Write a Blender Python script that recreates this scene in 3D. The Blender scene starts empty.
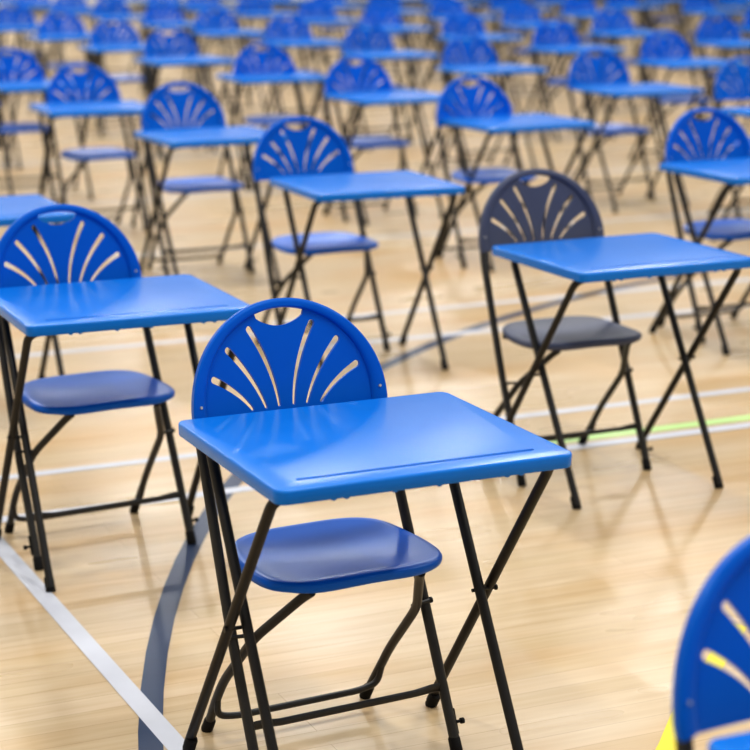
import bpy, bmesh, math, random
from mathutils import Vector, Matrix
random.seed(7)
sc = bpy.context.scene
COL = sc.collection
sc.view_settings.view_transform = 'Standard'
sc.view_settings.look = 'Medium High Contrast'
sc.view_settings.exposure = -0.40

# ------------------------------------------------------------------ materials
def srgb(r, g, b):
    f = lambda c: (c/12.92 if c <= .04045 else ((c+.055)/1.055)**2.4)
    return (f(r/255), f(g/255), f(b/255), 1)

def base_mat(name):
    m = bpy.data.materials.new(name); m.use_nodes = True
    nt = m.node_tree
    return m, nt, nt.nodes['Principled BSDF'], nt.nodes.new, nt.links.new

def plastic(name, col, rough, var=.10, coat=0., bump=.05, scale=14, spec=.28, tint=None):
    m, nt, p, N, L = base_mat(name)
    tc = N('ShaderNodeTexCoord')
    no = N('ShaderNodeTexNoise'); no.inputs['Scale'].default_value = scale; no.inputs['Detail'].default_value = 4
    L(tc.outputs['Object'], no.inputs['Vector'])
    mx = N('ShaderNodeMix'); mx.data_type = 'RGBA'
    mx.inputs['A'].default_value = tuple(c*(1-var) for c in col[:3])+(1,)
    mx.inputs['B'].default_value = tuple(min(1, c*(1+var)) for c in col[:3])+(1,)
    L(no.outputs['Fac'], mx.inputs['Factor']); L(mx.outputs['Result'], p.inputs['Base Color'])
    mr = N('ShaderNodeMapRange'); mr.inputs['To Min'].default_value = rough-.012; mr.inputs['To Max'].default_value = rough+.012
    L(no.outputs['Fac'], mr.inputs['Value']); L(mr.outputs['Result'], p.inputs['Roughness'])
    p.inputs['Coat Weight'].default_value = coat; p.inputs['Coat Roughness'].default_value = .2
    p.inputs['Specular IOR Level'].default_value = spec
    if tint: p.inputs['Specular Tint'].default_value = tint
    return m

def metal(name, col, rough, metallic=.4):
    m, nt, p, N, L = base_mat(name)
    tc = N('ShaderNodeTexCoord'); no = N('ShaderNodeTexNoise'); no.inputs['Scale'].default_value = 60
    L(tc.outputs['Object'], no.inputs['Vector'])
    mx = N('ShaderNodeMix'); mx.data_type = 'RGBA'
    mx.inputs['A'].default_value = tuple(c*.8 for c in col[:3])+(1,)
    mx.inputs['B'].default_value = tuple(c*1.25 for c in col[:3])+(1,)
    L(no.outputs['Fac'], mx.inputs['Factor']); L(mx.outputs['Result'], p.inputs['Base Color'])
    p.inputs['Roughness'].default_value = rough; p.inputs['Metallic'].default_value = metallic
    return m

M = {}
M['desk_blue'] = plastic('desk blue plastic', srgb(8, 116, 214), .26, .03, spec=.45, tint=(.55, .8, 1, 1))
M['chair_blue'] = plastic('chair blue plastic', srgb(0, 92, 196), .36, .06, tint=(.3, .6, 1, 1))
M['seat_blue'] = plastic('seat blue plastic', srgb(0, 92, 196), .30, .04, spec=.42, tint=(.45, .7, 1, 1))
M['chair_grey'] = plastic('chair charcoal plastic', srgb(72, 80, 106), .40, .10)
M['desk_leg'] = metal('black painted steel', srgb(7, 6, 8), .45, .0)
M['chair_leg'] = metal('bronze grey painted steel', srgb(34, 34, 34), .42, .0)
M['chair_leg_far'] = M['chair_leg']
M['rubber'] = plastic('black rubber', srgb(16, 16, 17), .7)
M['screw'] = metal('zinc screw', srgb(190, 190, 190), .3, .9)

def floor_material():
    m, nt, p, N, L = base_mat('sports hall wood strips')
    tc = N('ShaderNodeTexCoord')
    br = N('ShaderNodeTexBrick')
    br.inputs['Scale'].default_value = 1; br.inputs['Brick Width'].default_value = 1.9
    br.inputs['Row Height'].default_value = .068; br.inputs['Mortar Size'].default_value = .0011
    br.inputs['Mortar Smooth'].default_value = .3
    br.offset = .37
    br.inputs['Color1'].default_value = srgb(206, 190, 163); br.inputs['Color2'].default_value = srgb(199, 182, 150)
    br.inputs['Mortar'].default_value = srgb(176, 154, 122)
    L(tc.outputs['Object'], br.inputs['Vector'])
    # grain, stretched along the boards
    mp = N('ShaderNodeMapping'); mp.inputs['Scale'].default_value = (1.6, 26, 1)
    L(tc.outputs['Object'], mp.inputs['Vector'])
    gr = N('ShaderNodeTexNoise'); gr.inputs['Scale'].default_value = 1.6; gr.inputs['Detail'].default_value = 6; gr.inputs['Distortion'].default_value = .6
    L(mp.outputs['Vector'], gr.inputs['Vector'])
    cr = N('ShaderNodeValToRGB'); cr.color_ramp.elements[0].position = .32; cr.color_ramp.elements[1].position = .72
    cr.color_ramp.elements[0].color = srgb(226, 206, 176); cr.color_ramp.elements[1].color = srgb(255, 246, 236)
    L(gr.outputs['Fac'], cr.inputs['Fac'])
    mx = N('ShaderNodeMix'); mx.data_type = 'RGBA'; mx.blend_type = 'MULTIPLY'; mx.inputs['Factor'].default_value = .62
    L(br.outputs['Color'], mx.inputs['A']); L(cr.outputs['Color'], mx.inputs['B'])
    # broad honey-coloured patches
    mp2 = N('ShaderNodeMapping'); mp2.inputs['Scale'].default_value = (.7, 2.4, 1)
    L(tc.outputs['Object'], mp2.inputs['Vector'])
    pt = N('ShaderNodeTexNoise'); pt.inputs['Scale'].default_value = 1.3; pt.inputs['Detail'].default_value = 3
    L(mp2.outputs['Vector'], pt.inputs['Vector'])
    cr2 = N('ShaderNodeValToRGB'); cr2.color_ramp.elements[0].position = .46; cr2.color_ramp.elements[1].position = .70
    cr2.color_ramp.elements[0].color = (1, 1, 1, 1); cr2.color_ramp.elements[1].color = srgb(250, 230, 196)
    L(pt.outputs['Fac'], cr2.inputs['Fac'])
    mx2 = N('ShaderNodeMix'); mx2.data_type = 'RGBA'; mx2.blend_type = 'MULTIPLY'; mx2.inputs['Factor'].default_value = .9
    L(mx.outputs['Result'], mx2.inputs['A']); L(cr2.outputs['Color'], mx2.inputs['B'])
    L(mx2.outputs['Result'], p.inputs['Base Color'])
    mr = N('ShaderNodeMapRange'); mr.inputs['To Min'].default_value = .22; mr.inputs['To Max'].default_value = .36
    L(pt.outputs['Fac'], mr.inputs['Value']); L(mr.outputs['Result'], p.inputs['Roughness'])
    b = N('ShaderNodeBump'); b.inputs['Strength'].default_value = .12; b.inputs['Distance'].default_value = .002
    L(gr.outputs['Fac'], b.inputs['Height']); L(b.outputs['Normal'], p.inputs['Normal'])
    return m

def paint(name, col, rough=.35, var=.12):
    return plastic(name, col, rough, var, scale=9, bump=.02)

# ------------------------------------------------------------------ mesh helpers
def to_mesh(bm, name, mat, angle=35):
    bmesh.ops.recalc_face_normals(bm, faces=bm.faces)
    me = bpy.data.meshes.new(name); bm.to_mesh(me); bm.free()
    me.materials.append(mat)
    for p in me.polygons: p.use_smooth = True
    me.set_sharp_from_angle(angle=math.radians(angle))
    return me

def add_obj(name, me, parent=None):
    o = bpy.data.objects.new(name, me); COL.objects.link(o)
    if parent is not None: o.parent = parent
    return o

def fillet(pts, rad, n=6):
    """polyline with rounded corners; rad is a number or a list per inner corner"""
    pts = [Vector(p) for p in pts]; out = [pts[0]]
    for i in range(1, len(pts)-1):
        r = rad[i-1] if isinstance(rad, (list, tuple)) else rad
        a, b, c = pts[i-1], pts[i], pts[i+1]
        r2 = min(r, (a-b).length*.48, (c-b).length*.48)
        p0 = b+(a-b).normalized()*r2; p2 = b+(c-b).normalized()*r2
        for k in range(n+1):
            t = k/n; out.append(p0*(1-t)**2+b*2*t*(1-t)+p2*t*t)
    out.append(pts[-1]); return out

def tube(bm, pts, r, seg=12, cap=True, flat=None):
    """sweep; r number or list per point; flat = list of (su, sv) scales per point"""
    pts = [Vector(p) for p in pts]; rings = []
    t0 = (pts[1]-pts[0]).normalized()
    up = Vector((0, 0, 1)) if abs(t0.z) < .9 else Vector((0, 1, 0))
    nrm = (up-t0*up.dot(t0)).normalized()
    for i, p in enumerate(pts):
        t = (pts[min(i+1, len(pts)-1)]-pts[max(i-1, 0)]).normalized()
        nrm = (nrm-t*nrm.dot(t)).normalized(); bn = t.cross(nrm)
        rr = r[i] if isinstance(r, (list, tuple)) else r
        fu, fv = flat[i] if flat else (1, 1)
        rings.append([bm.verts.new(p+nrm*rr*fu*math.cos(a)+bn*rr*fv*math.sin(a)) for a in [2*math.pi*k/seg for k in range(seg)]])
    for a, b in zip(rings, rings[1:]):
        for k in range(seg): bm.faces.new((a[k], a[(k+1) % seg], b[(k+1) % seg], b[k]))
    if cap:
        bm.faces.new(rings[0]); bm.faces.new(rings[-1])

def tube_mesh(name, mat, pts, r, seg=12, flat=None):
    bm = bmesh.new(); tube(bm, pts, r, seg, flat=flat); return to_mesh(bm, name, mat)

def rings_to_faces(bm, rings):
    n = len(rings[0])
    for a, b in zip(rings, rings[1:]):
        for k in range(n): bm.faces.new((a[k], a[(k+1) % n], b[(k+1) % n], b[k]))

def rounded_rect(hx, hy, r, n=6):
    o = []
    for cx, cy, a0 in ((hx-r, hy-r, 0), (-hx+r, hy-r, 90), (-hx+r, -hy+r, 180), (hx-r, -hy+r, 270)):
        for k in range(n+1):
            a = math.radians(a0+90*k/n); o.append((cx+r*math.cos(a), cy+r*math.sin(a)))
    return o

# ------------------------------------------------------------------ exam desk
DH, DW, DD = .706, .302, .246        # top height, half width, half depth
def tabletop_mesh():
    bm = bmesh.new()
    def ring(ins, z, r=.022):
        return [bm.verts.new((x, y, z)) for x, y in rounded_rect(DW-ins, DD-ins, max(r-ins, .004))]
    prof = [(.005, DH), (.0022, DH-.0008), (.0005, DH-.003), (0, DH-.006), (.0008, DH-.024), (.0026, DH-.0272), (.006, DH-.028), (.014, DH-.028), (.016, DH-.022), (.017, DH-.010)]
    rs = [ring(*p) for p in prof]
    rings_to_faces(bm, rs)
    bm.faces.new(rs[-1])
    # top face with the pencil groove cut in near the far-from-sitter edge
    gw, gy, gx0, gx1 = .0050, -.194, -.243, .243
    g = []
    for cx, a0 in ((gx1-gw, -90), (gx0+gw, 90)):
        for k in range(9):
            a = math.radians(a0+180*k/8); g.append((cx+gw*math.cos(a), gy+gw*math.sin(a)))
    gt = [bm.verts.new((x, y, DH)) for x, y in g]
    gb = [bm.verts.new((gx0+gw+(x-gx0-gw)*.999, gy+(y-gy)*.6, DH-.0045)) for x, y in g]
    edges = []
    for lp in (rs[0], gt):
        for a, b in zip(lp, lp[1:]+lp[:1]):
            edges.append(bm.edges.get((a, b)) or bm.edges.new((a, b)))
    bmesh.ops.triangle_fill(bm, edges=edges, use_beauty=True)
    rings_to_faces(bm, [gt, gb]); bm.faces.new(gb)
    # little moulded clips that peep out below the near and far rims
    for sy in (-1, 1):
        for x in (-.19, -.165, -.07, .02, .16, .19):
            r = bmesh.ops.create_uvsphere(bm, u_segments=8, v_segments=6, radius=.0045)
            for v in r['verts']: v.co = Vector((v.co.x*1.3+x, v.co.y+sy*(DD-.008), v.co.z*.7+DH-.0285))
    return to_mesh(bm, 'tabletop', M['desk_blue'], 40)

LR = .0105
XO, XI = .285, .254
ZT = DH-.0225
def seg_pt(p, q, z):
    t = (z-p[2])/(q[2]-p[2]); return tuple(p[i]+(q[i]-p[i])*t for i in range(3))
def desk_leg_mesh(s, near_top):
    """near_top: frame whose rail lies below the near edge and whose feet stand at the back (outer); else the inner one"""
    x = s*(XO if near_top else XI)
    ty = -.203 if near_top else .200
    fy = .228 if near_top else -.218
    pts = [(x, fy, .012), (x, ty+(.012 if near_top else -.012), ZT-.01), (x-s*.055, ty, ZT)]
    return tube_mesh('leg', M['desk_leg'], fillet(pts, [.045], 8), LR)
def desk_foot_mesh(s, near_top):
    x = s*(XO if near_top else XI); fy = .228 if near_top else -.218
    d = -.431/.68 if near_top else .418/.68
    f = lambda z: (x, fy+d*(z-.0), z)
    return tube_mesh('rubber_foot', M['rubber'], [f(.0), f(.004), f(.03), f(.034)], [.0125, .0135, .0130, .0112])
def desk_rail_mesh(near_top):
    ty = -.203 if near_top else .200
    x = (XO if near_top else XI)-.055
    return tube_mesh('top_rail', M['desk_leg'], [(-x-.002, ty, ZT), (x+.002, ty, ZT)], LR)
def desk_bolt_mesh(s):
    bm = bmesh.new()
    # the legs cross here
    z = .355; y = .228-(.431/.68)*z
    tube(bm, [(s*(XI-.012), y, z), (s*(XO+.012), y, z)], .004, 8)
    tube(bm, [(s*(XO+.0095), y, z), (s*(XO+.013), y, z)], .0065, 8)
    return to_mesh(bm, 'pivot_bolt', M['desk_leg'])

DESK = [('tabletop', tabletop_mesh(), None)]
for s in (-1, 1):
    for nt_ in (True, False):
        DESK.append(('leg', desk_leg_mesh(s, nt_), ('rubber_foot', desk_foot_mesh(s, nt_))))
for nt_ in (True, False): DESK.append(('top_rail', desk_rail_mesh(nt_), None))
for s in (-1, 1): DESK.append(('pivot_bolt', desk_bolt_mesh(s), None))

# ------------------------------------------------------------------ fan-back chair
SL = .478                                  # lean of the front tubes, dy/dz
BH, BR = .248, .2240                        # backrest height and arc radius
BL = .222                                   # the backrest stands more upright than the tubes
ux_, uz_ = BL/math.hypot(BL, 1), 1/math.hypot(BL, 1)
TOPY, TOPZ = .387, .905
BASE = Vector((0, TOPY-BH*ux_, TOPZ-BH*uz_))
UP = Vector((0, ux_, uz_)); FR = Vector((0, -uz_, ux_))
KC = .45
def back_pt(u, v, w):
    return BASE+Vector((u, 0, 0))+UP*v+FR*(w+KC*u*u)
VC = BH-BR
def outline(r_in, n=40, foot=0.0):
    """left foot -> over the arc -> right foot"""
    r = BR-r_in; o = []
    for k in range(5): v = foot+(VC-foot)*k/5; o.append((-(r-.003*((VC-v)/VC)**2), v))
    for k in range(n+1):
        a = math.pi-math.pi*k/n; o.append((r*math.cos(a), VC+r*math.sin(a)))
    for k in range(4, -1, -1): v = foot+(VC-foot)*k/5; o.append(((r-.003*((VC-v)/VC)**2), v))
    return o

def backrest_panel_mesh(mat):
    bm = bmesh.new()
    r = BR-.016
    loops = []
    # outer edge of the panel: bottom, sides, and a scooped top below the hand hole
    a1 = math.acos(-.060/r)
    lp = [(-r+.014, .0), (-r+.005, .004), (-r+.002, .012)]
    n = 26
    for k in range(n+1):
        a = math.pi+(a1-math.pi)*k/n; lp.append((r*math.cos(a), VC+r*math.sin(a)))
    lp.append((-.0565, BH-.030))
    for k in range(0, 17):
        t = k/16; u = -.054+.108*t
        lp.append((u, BH-.0375-.0185*math.sin(math.pi*t)**.8))
    lp.append((.0565, BH-.030))
    for k in range(n, -1, -1):
        a = math.pi+(a1-math.pi)*k/n; lp.append((-r*math.cos(a), VC+r*math.sin(a)))
    lp += [(r-.002, .012), (r-.005, .004), (r-.014, .0)]
    loops.append(lp)
    # six curved slots, fanning out
    for s in (-1, 1):
        for (u1, v1, u0, v0, uc, vc_) in ((.072, BH-.058, .0170, BH-.219, .024, BH-.140), (.126, BH-.096, .048, BH-.220, .071, BH-.155), (.165, BH-.152, .080, BH-.221, .110, BH-.180)):
            A, B_, C_ = Vector((u0*s, v0)), Vector((uc*s, vc_)), Vector((u1*s, v1))
            m = 12; Lf, Rt = [], []
            for k in range(m+1):
                t = k/m; p = A*(1-t)**2+B_*2*t*(1-t)+C_*t*t
                d = (B_-A)*(1-t)+(C_-B_)*t; d.normalize(); nn = Vector((-d.y, d.x)); h = .0036+.0038*t
                Lf.append(p+nn*h); Rt.append(p-nn*h)
            capt = []
            d = (C_-B_).normalized(); nn = Vector((-d.y, d.x)); h = .0074
            for k in range(1, 6):
                a = math.pi*k/6; capt.append(C_+nn*h*math.cos(a)+d*h*math.sin(a))
            capb = []
            d = (A-B_).normalized(); nn = Vector((-d.y, d.x)); h = .0036
            for k in range(1, 4):
                a = math.pi*k/4; capb.append(A+nn*h*math.cos(a)+d*h*math.sin(a))
            loops.append([(p.x, p.y) for p in Lf+capt+Rt[::-1]+capb])
    edges = []; 
    for lp in loops:
        vs = [bm.verts.new((u, v, 0)) for u, v in lp]
        for a, b in zip(vs, vs[1:]+vs[:1]): edges.append(bm.edges.new((a, b)))
    bmesh.ops.triangle_fill(bm, edges=edges, use_beauty=True)
    for k in range(-12, 13):
        bmesh.ops.bisect_plane(bm, geom=bm.verts[:]+bm.edges[:]+bm.faces[:], plane_co=(k*.0175+.0003, 0, 0), plane_no=(1, 0, 0), dist=1e-5)
    th = .0075
    front = bm.faces[:]
    ret = bmesh.ops.extrude_face_region(bm, geom=front)
    for e in ret['geom']:
        if isinstance(e, bmesh.types.BMVert): e.co.z = -th
    for v in bm.verts:
        v.co = back_pt(v.co.x, v.co.y, v.co.z-.001)
    return to_mesh(bm, 'fan_panel', mat, 40)

def backrest_rim_mesh(mat):
    bm = bmesh.new()
    path = outline(.0135, 44)
    prof = [(.0135, -.008), (.0135, .004), (.0105, .0075), (.004, .0088), (-.006, .0085), (-.0115, .006), (-.0135, .001), (-.0135, -.008), (-.010, -.0125), (.009, -.0125)]
    rings = []
    for i, (u, v) in enumerate(path):
        a = path[max(i-1, 0)]; b = path[min(i+1, len(path)-1)]
        t = Vector((b[0]-a[0], b[1]-a[1])).normalized(); n = Vector((-t.y, t.x))   # n points outward
        k = 1
        wid = 1.0+.42*(1-max(0, min(1, (v-VC)/BR)))       # wider down the sides
        ring = []
        for (pu, pw) in prof:
            off = pu if pu > 0 else pu*(.38+(wid-1)*2.6)
            ring.append(bm.verts.new(back_pt(u+n.x*off, v+n.y*off, pw)))
        rings.append(ring)
    rings_to_faces(bm, rings)
    bm.faces.new(rings[0]); bm.faces.new(rings[-1])
    return to_mesh(bm, 'rim', mat, 40)

def seat_mesh(mat):
    bm = bmesh.new()
    n = 56
    def half(t):
        c, s = math.cos(t), math.sin(t)
        e = 2/3.6
        x = math.copysign(abs(c)**e, c); y = math.copysign(abs(s)**e, s)
        return x, y
    yc, hy = .131, .152
    def wid(y): return .205-.016*max(0, y)        # a touch narrower at the back
    def zt(x, y):
        z = .442 + .010*max(0, y)**2 - .013*(1-x*x)*(1-y*y*.8)
        z += .006*math.cos(x*2.6)*max(0, -y)**2
        z -= .007*max(0, (-y-.80)/.2)**2
        z -= .006*max(0, (abs(x)-.8)/.2)**2
        return z
    rings = []
    center = bm.verts.new((0, yc, zt(0, 0)))
    rad = [.15, .3, .45, .6, .72, .82, .90, .955, .985, 1.0]
    for r in rad:
        ring = []
        for k in range(n):
            x, y = half(2*math.pi*k/n+.001)
            x *= r; y *= r
            ring.append(bm.verts.new((x*wid(y), yc+y*hy, zt(x, y)-(.0 if r < .96 else (.0015 if r < .99 else .006)))))
        rings.append(ring)
    for k in range(n): bm.faces.new((center, rings[0][k], rings[0][(k+1) % n]))
    for ins, dz in ((1.0, .010), (.992, .0155), (.975, .0175), (.955, .017), (.95, .011)):
        ring = []
        for k in range(n):
            x, y = half(2*math.pi*k/n+.001)
            ring.append(bm.verts.new((x*wid(y)*ins, yc+y*hy*ins, zt(x, y)-dz-.002)))
        rings.append(ring)
    for r in (.8, .5, .2):
        ring = []
        for k in range(n):
            x, y = half(2*math.pi*k/n+.001); x *= r; y *= r
            ring.append(bm.verts.new((x*wid(y), yc+y*hy, zt(x, y)-.010)))
        rings.append(ring)
    rings_to_faces(bm, rings); bm.faces.new(rings[-1])
    return to_mesh(bm, 'seat', mat, 50)

FX, CR = .2190, .0108
def front_leg_mesh(s):
    # foot, straight lean, up into the backrest rim following its inner line
    pts = [(s*(FX+.006), .004, .012), (s*(FX+.004), .30*SL+.004, .30), (s*(FX-.006), .308, .645), (s*(FX-.011), .325, .690)]
    return tube_mesh('front_leg', M['chair_leg'], fillet(pts, .08, 4), CR)
def rear_leg_mesh(s):
    x = .197*s
    pts = [(x*.62, .0, .416), (x*.67, .02, .398), (x*.95, .113, .290), (x, .232, .152), (x, .268, .095), (x*.98, .318, .012)]
    return tube_mesh('rear_leg', M['chair_leg'], fillet(pts, .035, 4), .0098)
def foot_mesh(p, d):
    p = Vector(p); d = Vector(d).normalized(); d = d/d.z
    f = lambda z: p+d*z
    return tube_mesh('rubber_foot', M['rubber'], [f(.0), f(.004), f(.030), f(.034)], [.0118, .0130, .0125, .0105])
def front_bar_mesh():
    z = .128; y = SL*z-.001; x = FX+.006
    pts = [(-x, y, z), (-x+.03, y, z), (-x+.07, y, z-.003), (x-.07, y, z-.003), (x-.03, y, z), (x, y, z)]
    fl = [(1.3, .35), (1.3, .35), (1, 1), (1, 1), (1.3, .35), (1.3, .35)]
    return tube_mesh('front_stretcher', M['chair_leg'], pts, .0075, 10, flat=fl)
def rear_bar_mesh():
    x = .197
    pts = [(-x, .262, .10), (-x+.004, .272, .055), (-x+.05, .272, .046), (x-.05, .272, .046), (x-.004, .272, .055), (x, .262, .10)]
    return tube_mesh('rear_stretcher', M['chair_leg'], fillet(pts, [.02, .03, .03, .02], 5), .0075, 10)
def rail_mesh(s):
    """steel rail under the seat, from the front hinge to the front tube"""
    x = .122*s
    return tube_mesh('seat_rail', M['chair_leg'], [(x, .0, .418), (x, .10, .415), (x+.075*s, .200, .423)], .006, 8, flat=[(1.3, .5)]*3)
def pivot_mesh(s):
    bm = bmesh.new(); z = .292; y = .120
    tube(bm, [(s*.180, y, z), (s*(FX+.014), y+.012, z)], .0042, 8)
    tube(bm, [(s*(FX+.012), y+.012, z), (s*(FX+.0155), y+.012, z)], .0068, 10)
    return to_mesh(bm, 'pivot_bolt', M['chair_leg'])
def clip_mesh(s):
    bm = bmesh.new(); z = .060; y = SL*z; x = s*(FX+.017)
    tube(bm, [(x, y-.010, z-.024), (x, y+.012, z+.024)], .006, 8, flat=[(.9, .5)]*2)
    tube(bm, [(x-.004*s, y, z-.002), (x+.016*s, y, z-.002)], .0035, 8)
    tube(bm, [(x+.013*s, y, z-.002), (x+.020*s, y, z-.002)], .0065, 8)
    return to_mesh(bm, 'linking_clip', M['rubber'])
def screw_mesh(s):
    bm = bmesh.new()
    a = back_pt(s*.207, .045, .0065); b = a+FR*.0045
    tube(bm, [a, b], [.0042, .0030], 8)
    return to_mesh(bm, 'screw', M['screw'])

front_legs = [(s, front_leg_mesh(s), foot_mesh((s*(FX+.0062), .0, 0), (-s*.012, SL, 1)), clip_mesh(s)) for s in (-1, 1)]
rear_legs = [(s, rear_leg_mesh(s), foot_mesh((.193*s, .325, 0), (0, -.60, 1))) for s in (-1, 1)]
shared = dict(fb=front_bar_mesh(), rb=rear_bar_mesh(), rails=[rail_mesh(-1), rail_mesh(1)], piv=[pivot_mesh(-1), pivot_mesh(1)], scr=[screw_mesh(-1), screw_mesh(1)])

def thing(name, label, cat, group, x, y, rz):
    o = bpy.data.objects.new(name, None); COL.objects.link(o)
    o.empty_display_size = .1
    o.location = (x, y, 0); o.rotation_euler = (0, 0, rz)
    o['label'] = label; o['category'] = cat
    if group: o['group'] = group
    return o

def build_desk():
    t = thing('exam_desk', 'desk', 'desk', None, 0, 0, 0)
    for name, me, sub in DESK:
        p = add_obj(name, me, t)
        if sub: add_obj(sub[0], sub[1], p)
    return t

def build_chair(mat, tag, seat_mat):
    t = thing('folding_chair', 'chair', 'chair', None, 0, 0, 0)
    b = add_obj('backrest', backrest_panel_mesh(mat), t)
    add_obj('backrest_rim', backrest_rim_mesh(mat), b)
    for me in shared['scr']: add_obj('screw', me, b)
    add_obj('seat', seat_mesh(seat_mat), t)
    for s, me, f, c in front_legs:
        p = add_obj('front_leg', me, t); add_obj('rubber_foot', f, p); add_obj('linking_clip', c, p)
    for s, me, f in rear_legs:
        p = add_obj('rear_leg', me, t); add_obj('rubber_foot', f, p)
    add_obj('front_stretcher', shared['fb'], t); add_obj('rear_stretcher', shared['rb'], t)
    for me in shared['rails']: add_obj('seat_rail', me, t)
    for me in shared['piv']: add_obj('pivot_bolt', me, t)
    return t

SMALL = ('rubber_foot', 'linking_clip', 'screw', 'pivot_bolt', 'seat_rail')
def copy_tree(o, parent=None, far=False):
    c = o.copy(); COL.objects.link(c)
    if parent is not None: c.parent = parent
    for ch in o.children:
        if far and ch.name.split('.')[0] in SMALL: continue
        copy_tree(ch, c, far)
    return c

# ------------------------------------------------------------------ where every desk and chair stands
# measured rows near the front; behind them the grid of the exam hall goes on
D = {}   # (col,row): (x, y, rz)
Ch = {}
D.update({(0, 0): (.002, 0, .005), (0, 1): (-.032, 1.407, -.014), (1, 1): (1.580, 1.471, .014), (1, 2): (1.548, 3.092, -.034),
          (2, 2): (3.191, 2.875, .017), (1, 3): (1.61, 4.817, .027), (2, 3): (3.225, 4.752, .043), (1, 4): (1.508, 6.284, -.04),
          (2, 4): (3.278, 6.228, .046), (3, 4): (4.849, 6.05, 0), (2, 5): (3.207, 7.753, -.03), (0, -1): (.085, -1.552, .0), (0, 2): (.01, 3.03, .0)})
Ch.update({(0, 0): (-.003, -.015, .06), (0, 1): (-.047, 1.375, .08), (1, 1): (1.521, 1.495, -.01), (1, 2): (1.508, 3.225, .03),
           (2, 2): (3.210, 2.87, .03), (1, 3): (1.65, 4.93, .04), (2, 3): (3.125, 4.66, .03), (1, 4): (1.583, 6.28, .08),
           (2, 4): (3.21, 6.165, .0), (3, 4): (4.865, 6.157, 0), (2, 5): (3.19, 7.5, 0), (1, 5): (1.53, 7.70, 0), (3, 3): (5.24, 5.22, .0),
           (0, -1): (.032, -1.543, .0)})

# camera numbers, recovered from the desk corners and court lines
CAM = Vector((-1.4667, -2.8605, 1.6415)); YAW, PITCH, ROLL, FPX = .3747, .2789, -.0037, 1749.9
SHX, SHY = 173.7, 52.2       # how far the optical centre lies from the middle of the crop, px
fwd = Vector((math.sin(YAW)*math.cos(PITCH), math.cos(YAW)*math.cos(PITCH), -math.sin(PITCH)))
rgt = Vector((math.cos(YAW), -math.sin(YAW), 0)); upv = rgt.cross(fwd)
R_ = rgt*math.cos(ROLL)+upv*math.sin(ROLL); U_ = -rgt*math.sin(ROLL)+upv*math.cos(ROLL)
def px(p):
    d = Vector(p)-CAM; z = d.dot(fwd)
    if z < .3: return (-9999, -9999)
    return (375-SHX+FPX*d.dot(R_)/z, 375+SHY-FPX*d.dot(U_)/z)
def seen(pts, m=0):
    q = [px(p) for p in pts]; q = [p for p in q if p[0] > -9000]
    if not q: return False
    x0, x1 = min(p[0] for p in q), max(p[0] for p in q); y0, y1 = min(p[1] for p in q), max(p[1] for p in q)
    return x1 > -m and x0 < 750+m and y1 > -m and y0 < 750+m

LAST = 14
EMPTY_PLACES = {(6, 8)}
NO_CHAIR = {(0, 2)}
for j in range(-1, LAST+1):
    for i in range(-2, 14):
        if (i, j) in EMPTY_PLACES or j < 0 and i != 0: continue
        jx = random.uniform(-.03, .03); jy = random.uniform(-.03, .03)
        x, y = 1.6*i+.02+.01*max(0, j-4)+(.08 if i >= 4 and j >= 6 else 0), 1.57*j-.04*i
        if (i, j) not in D: D[(i, j)] = (x+jx, y+jy, random.uniform(-.035, .035))
        if (i, j) not in Ch and (i, j) not in NO_CHAIR:
            dx = .06 if i == 2 and j >= 6 else (.02 if j >= 5 else .0)
            Ch[(i, j)] = (x+jx+dx+random.uniform(-.02, .02), y+jy+random.uniform(-.05, .05), random.uniform(-.03, .04))

def desk_pts(x, y):
    return [(x+a*.29, y+b*.24, z) for a in (-1, 1) for b in (-1, 1) for z in (0, DH)]
def chair_pts(x, y):
    return [(x+a*.22, y+b, z) for a in (-1, 1) for b, z in ((0, 0), (.33, 0), (-.05, .44), (.3, .44), (.3, .63), (.43, .87))]
ORD = ['zeroth', 'nearest', 'second', 'third', 'fourth', 'fifth', 'sixth', 'seventh', 'eighth', 'ninth', 'tenth', 'eleventh', 'twelfth', 'thirteenth', 'fourteenth', 'fifteenth', 'sixteenth']
PLACE = ['leftmost', 'second from the left', 'third from the left', 'fourth from the left', 'fifth from the left', 'sixth from the left', 'seventh from the left', 'eighth from the left', 'ninth from the left']

DESK_LABELS = {
 (0, 0): 'blue exam desk in sharp focus at the centre front, pencil groove clearly visible',
 (0, -1): 'blue exam desk cut off at the bottom right corner of the photo',
 (0, 1): 'blue exam desk at the left edge, behind and left of the sharply focused desk',
 (1, 1): 'blue exam desk in front of the charcoal grey chair at the right',
 (1, 2): 'blue exam desk directly above the sharp front chair, middle of the hall',
 (2, 2): 'blue exam desk cut by the right edge, behind the charcoal chair\'s desk',
 (0, 2): 'corner of a blue exam desk at the left edge above the left chair',
}
CHAIR_LABELS = {
 (0, 0): 'blue fan-back folding chair in sharp focus behind the centre front desk',
 (0, -1): 'blurred blue fan-back chair cut off at the bottom right corner of the photo',
 (0, 1): 'blue fan-back folding chair at the left edge, second chair of the front column',
 (1, 1): 'charcoal grey fan-back folding chair, the only grey chair in the hall',
 (1, 2): 'blue fan-back folding chair left behind the desk in the middle of the hall',
 (2, 2): 'blue fan-back chair at the right edge, behind and right of the charcoal chair',
}

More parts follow.
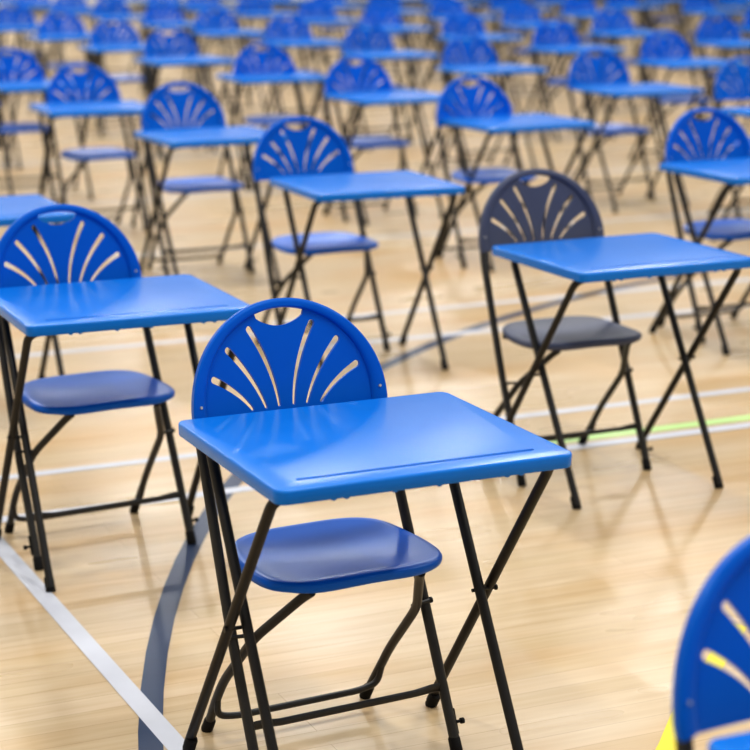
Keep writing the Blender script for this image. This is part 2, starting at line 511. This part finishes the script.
desk0 = build_desk()
chair_b = build_chair(M['chair_blue'], 'blue', M['seat_blue'])
chair_g = build_chair(M['chair_grey'], 'grey', M['chair_grey'])
first_desk, first_blue = True, True
n_obj = 0
for j in range(-1, LAST+1):
    desks = sorted([(px((D[k][0], D[k][1], DH))[0], k) for k in D if k[1] == j and seen(desk_pts(*D[k][:2]))])
    chairs = sorted([(px((Ch[k][0], Ch[k][1]+.3, .8))[0], k) for k in Ch if k[1] == j and seen(chair_pts(*Ch[k][:2]))])
    far = j >= 7
    for n, (_, k) in enumerate(desks):
        if first_desk: o = desk0; first_desk = False
        else: o = copy_tree(desk0, None, far)
        x, y, rz = D[k]; o.location = (x, y, 0); o.rotation_euler = (0, 0, rz)
        soft = 'slightly soft' if j < 4 else ('blurred' if j < 8 else 'far blurred')
        o['label'] = DESK_LABELS.get(k) or f'{soft} blue exam desk in the {ORD[j+2]} row of desks, {PLACE[n]}'
        o['group'] = 'blue folding exam desks in rows'
    for n, (_, k) in enumerate(chairs):
        if k == (1, 1): o = chair_g
        elif first_blue: o = chair_b; first_blue = False
        else: o = copy_tree(chair_b, None, far)
        x, y, rz = Ch[k]; o.location = (x, y, 0); o.rotation_euler = (0, 0, rz)
        soft = 'slightly soft' if j < 4 else ('blurred' if j < 8 else 'far blurred')
        o['label'] = CHAIR_LABELS.get(k) or f'{soft} blue fan-back chair in the {ORD[j+2]} row of chairs, {PLACE[n]}'
        o['group'] = 'fan-back folding chairs behind the desks'

# ------------------------------------------------------------------ the hall
def box_obj(name, x0, x1, y0, y1, z0, z1, mat, bevel=0):
    bm = bmesh.new(); bmesh.ops.create_cube(bm, size=1)
    for v in bm.verts: v.co = Vector(((x0+x1)/2+v.co.x*(x1-x0), (y0+y1)/2+v.co.y*(y1-y0), (z0+z1)/2+v.co.z*(z1-z0)))
    me = to_mesh(bm, name, mat, 30)
    o = add_obj(name, me); return o
X0, X1, Y0, Y1, HZ = -9, 27, -9, 31, 8.5
fl = box_obj('floor', X0, X1, Y0, Y1, -.1, 0, floor_material()); fl['kind'] = 'structure'
wm = paint('painted blockwork', srgb(236, 234, 228), .8, .03)
for nm, a in (('wall_back', (X0, X1, Y1, Y1+.2, 0, HZ)), ('wall_front', (X0, X1, Y0-.2, Y0, 0, HZ)), ('wall_left', (X0-.2, X0, Y0, Y1, 0, HZ)), ('wall_right', (X1, X1+.2, Y0, Y1, 0, HZ))):
    o = box_obj(nm, *a, wm); o['kind'] = 'structure'
sk = paint('grey skirting', srgb(120, 120, 122), .5, .05)
for nm, a in (('baseboard_back', (X0, X1, Y1-.02, Y1, 0, .14)), ('baseboard_left', (X0, X0+.02, Y0, Y1-.02, 0, .14)), ('baseboard_right', (X1-.02, X1, Y0, Y1-.02, 0, .14))):
    o = box_obj(nm, *a, sk); o['kind'] = 'structure'

# court markings painted on the boards
def strip(name, pts, w, mat, label, z=.0012):
    bm = bmesh.new(); rows = []
    pts = [Vector((p[0], p[1])) for p in pts]
    for i, p in enumerate(pts):
        t = (pts[min(i+1, len(pts)-1)]-pts[max(i-1, 0)]).normalized(); n = Vector((-t.y, t.x))
        rows.append((bm.verts.new((p.x+n.x*w/2, p.y+n.y*w/2, z)), bm.verts.new((p.x-n.x*w/2, p.y-n.y*w/2, z))))
    for a, b in zip(rows, rows[1:]): bm.faces.new((a[0], a[1], b[1], b[0]))
    o = add_obj(name, to_mesh(bm, name, mat, 30))
    for f in o.data.polygons:
        pass
    o['label'] = label; o['category'] = 'floor line'; o['group'] = 'painted court lines on the floor'
    return o
white = paint('white court paint', srgb(198, 201, 210), .34)
navy = paint('navy court paint', srgb(58, 70, 94), .30, .25)
green = paint('green court paint', srgb(190, 226, 150), .32)
yellow = paint('yellow court paint', srgb(222, 208, 60), .4)
pale = paint('pale grey court paint', srgb(205, 205, 206), .35)
strip('court_line', [(-.292, -2.2), (-.300, .2), (-.322, 1.765)], .05, white, 'white line running from lower left floor up to the left chair')
strip('court_line', [(-3, 1.79), (6.5, 1.79)], .05, white, 'white line crossing under the left chair and the grey chair', .0016)
strip('court_line', [(-3, 2.165), (6.5, 2.195)], .045, white, 'thinner white line just behind the one under the grey chair', .0014)
strip('court_line', [(1.15, 1.868), (6.5, 1.872)], .05, green, 'pale green line beside the white line at the right', .0012)
strip('court_line', [(-3, 3.70), (1.5, 3.70)], .05, white, 'soft white line behind the left chair seat', .0014)
strip('court_line', [(1.3, 3.39), (7.5, 3.39)], .05, white, 'soft white line behind the charcoal chair seat', .0014)
strip('court_line', [(1.5, 3.86), (7.5, 3.89)], .05, white, 'soft white line just under the middle desk, farther one', .0010)
strip('court_line', [(.51, -.26), (.65, -.132), (.755, -.028), (1.0, .18), (1.20, .35)], .045, yellow, 'yellow line glimpsed behind the bottom right chair')
#strip('court_line', [(1.0, 3.94), (2.2, 3.94)], .05, yellow, 'short yellow line just above the left desk corner', .0008)
cc, rad = (5.325, -1.727), 6.018
strip('court_arc', [(cc[0]+rad*math.cos(math.radians(a)), cc[1]+rad*math.sin(math.radians(a))) for a in range(196, 84, -2)], .052, navy, 'dark navy curved line sweeping past the front chair and desk', .0010)
for yy, mm in ((5.6, pale), (7.4, pale), (9.3, pale)):
    strip('court_line', [(-2, yy), (12, yy+.02)], .05, mm, {5.6: 'blurred pale line across the floor behind the middle desk', 7.4: 'blurred pale line across the floor in the middle distance', 9.3: 'farthest blurred pale line across the hall floor'}[yy], .0012)

# ------------------------------------------------------------------ light
w = bpy.data.worlds.new('World'); sc.world = w; w.use_nodes = True
bg = w.node_tree.nodes['Background']
bg.inputs['Color'].default_value = (.90, .95, 1.0, 1); bg.inputs['Strength'].default_value = .34
def area(x, y, z, sx, sy, power, col=(1, .97, .93)):
    l = bpy.data.lights.new('ceiling_lamp', 'AREA'); l.shape = 'RECTANGLE'; l.size = sx; l.size_y = sy; l.energy = power; l.color = col
    o = bpy.data.objects.new('ceiling_lamp', l); COL.objects.link(o); o.location = (x, y, z)
for xx in (-3.2, 2.4, 8.0, 13.6):
    for yy in (-2.5, 4.0, 10.5, 17, 23.5):
        area(xx, yy, 8.0, .5, 1.6, 262)

# ------------------------------------------------------------------ camera
cd = bpy.data.cameras.new('camera'); cam = bpy.data.objects.new('camera', cd); COL.objects.link(cam)
cd.sensor_width = 36; cd.sensor_fit = 'HORIZONTAL'; cd.lens = FPX/750*36
cd.shift_x = SHX/750; cd.shift_y = SHY/750
Mx = Matrix(((R_.x, U_.x, -fwd.x, CAM.x), (R_.y, U_.y, -fwd.y, CAM.y), (R_.z, U_.z, -fwd.z, CAM.z), (0, 0, 0, 1)))
cam.matrix_world = Mx
cd.clip_end = 200
cd.dof.use_dof = True; cd.dof.focus_distance = 3.58; cd.dof.aperture_fstop = 84/27.0
sc.camera = cam
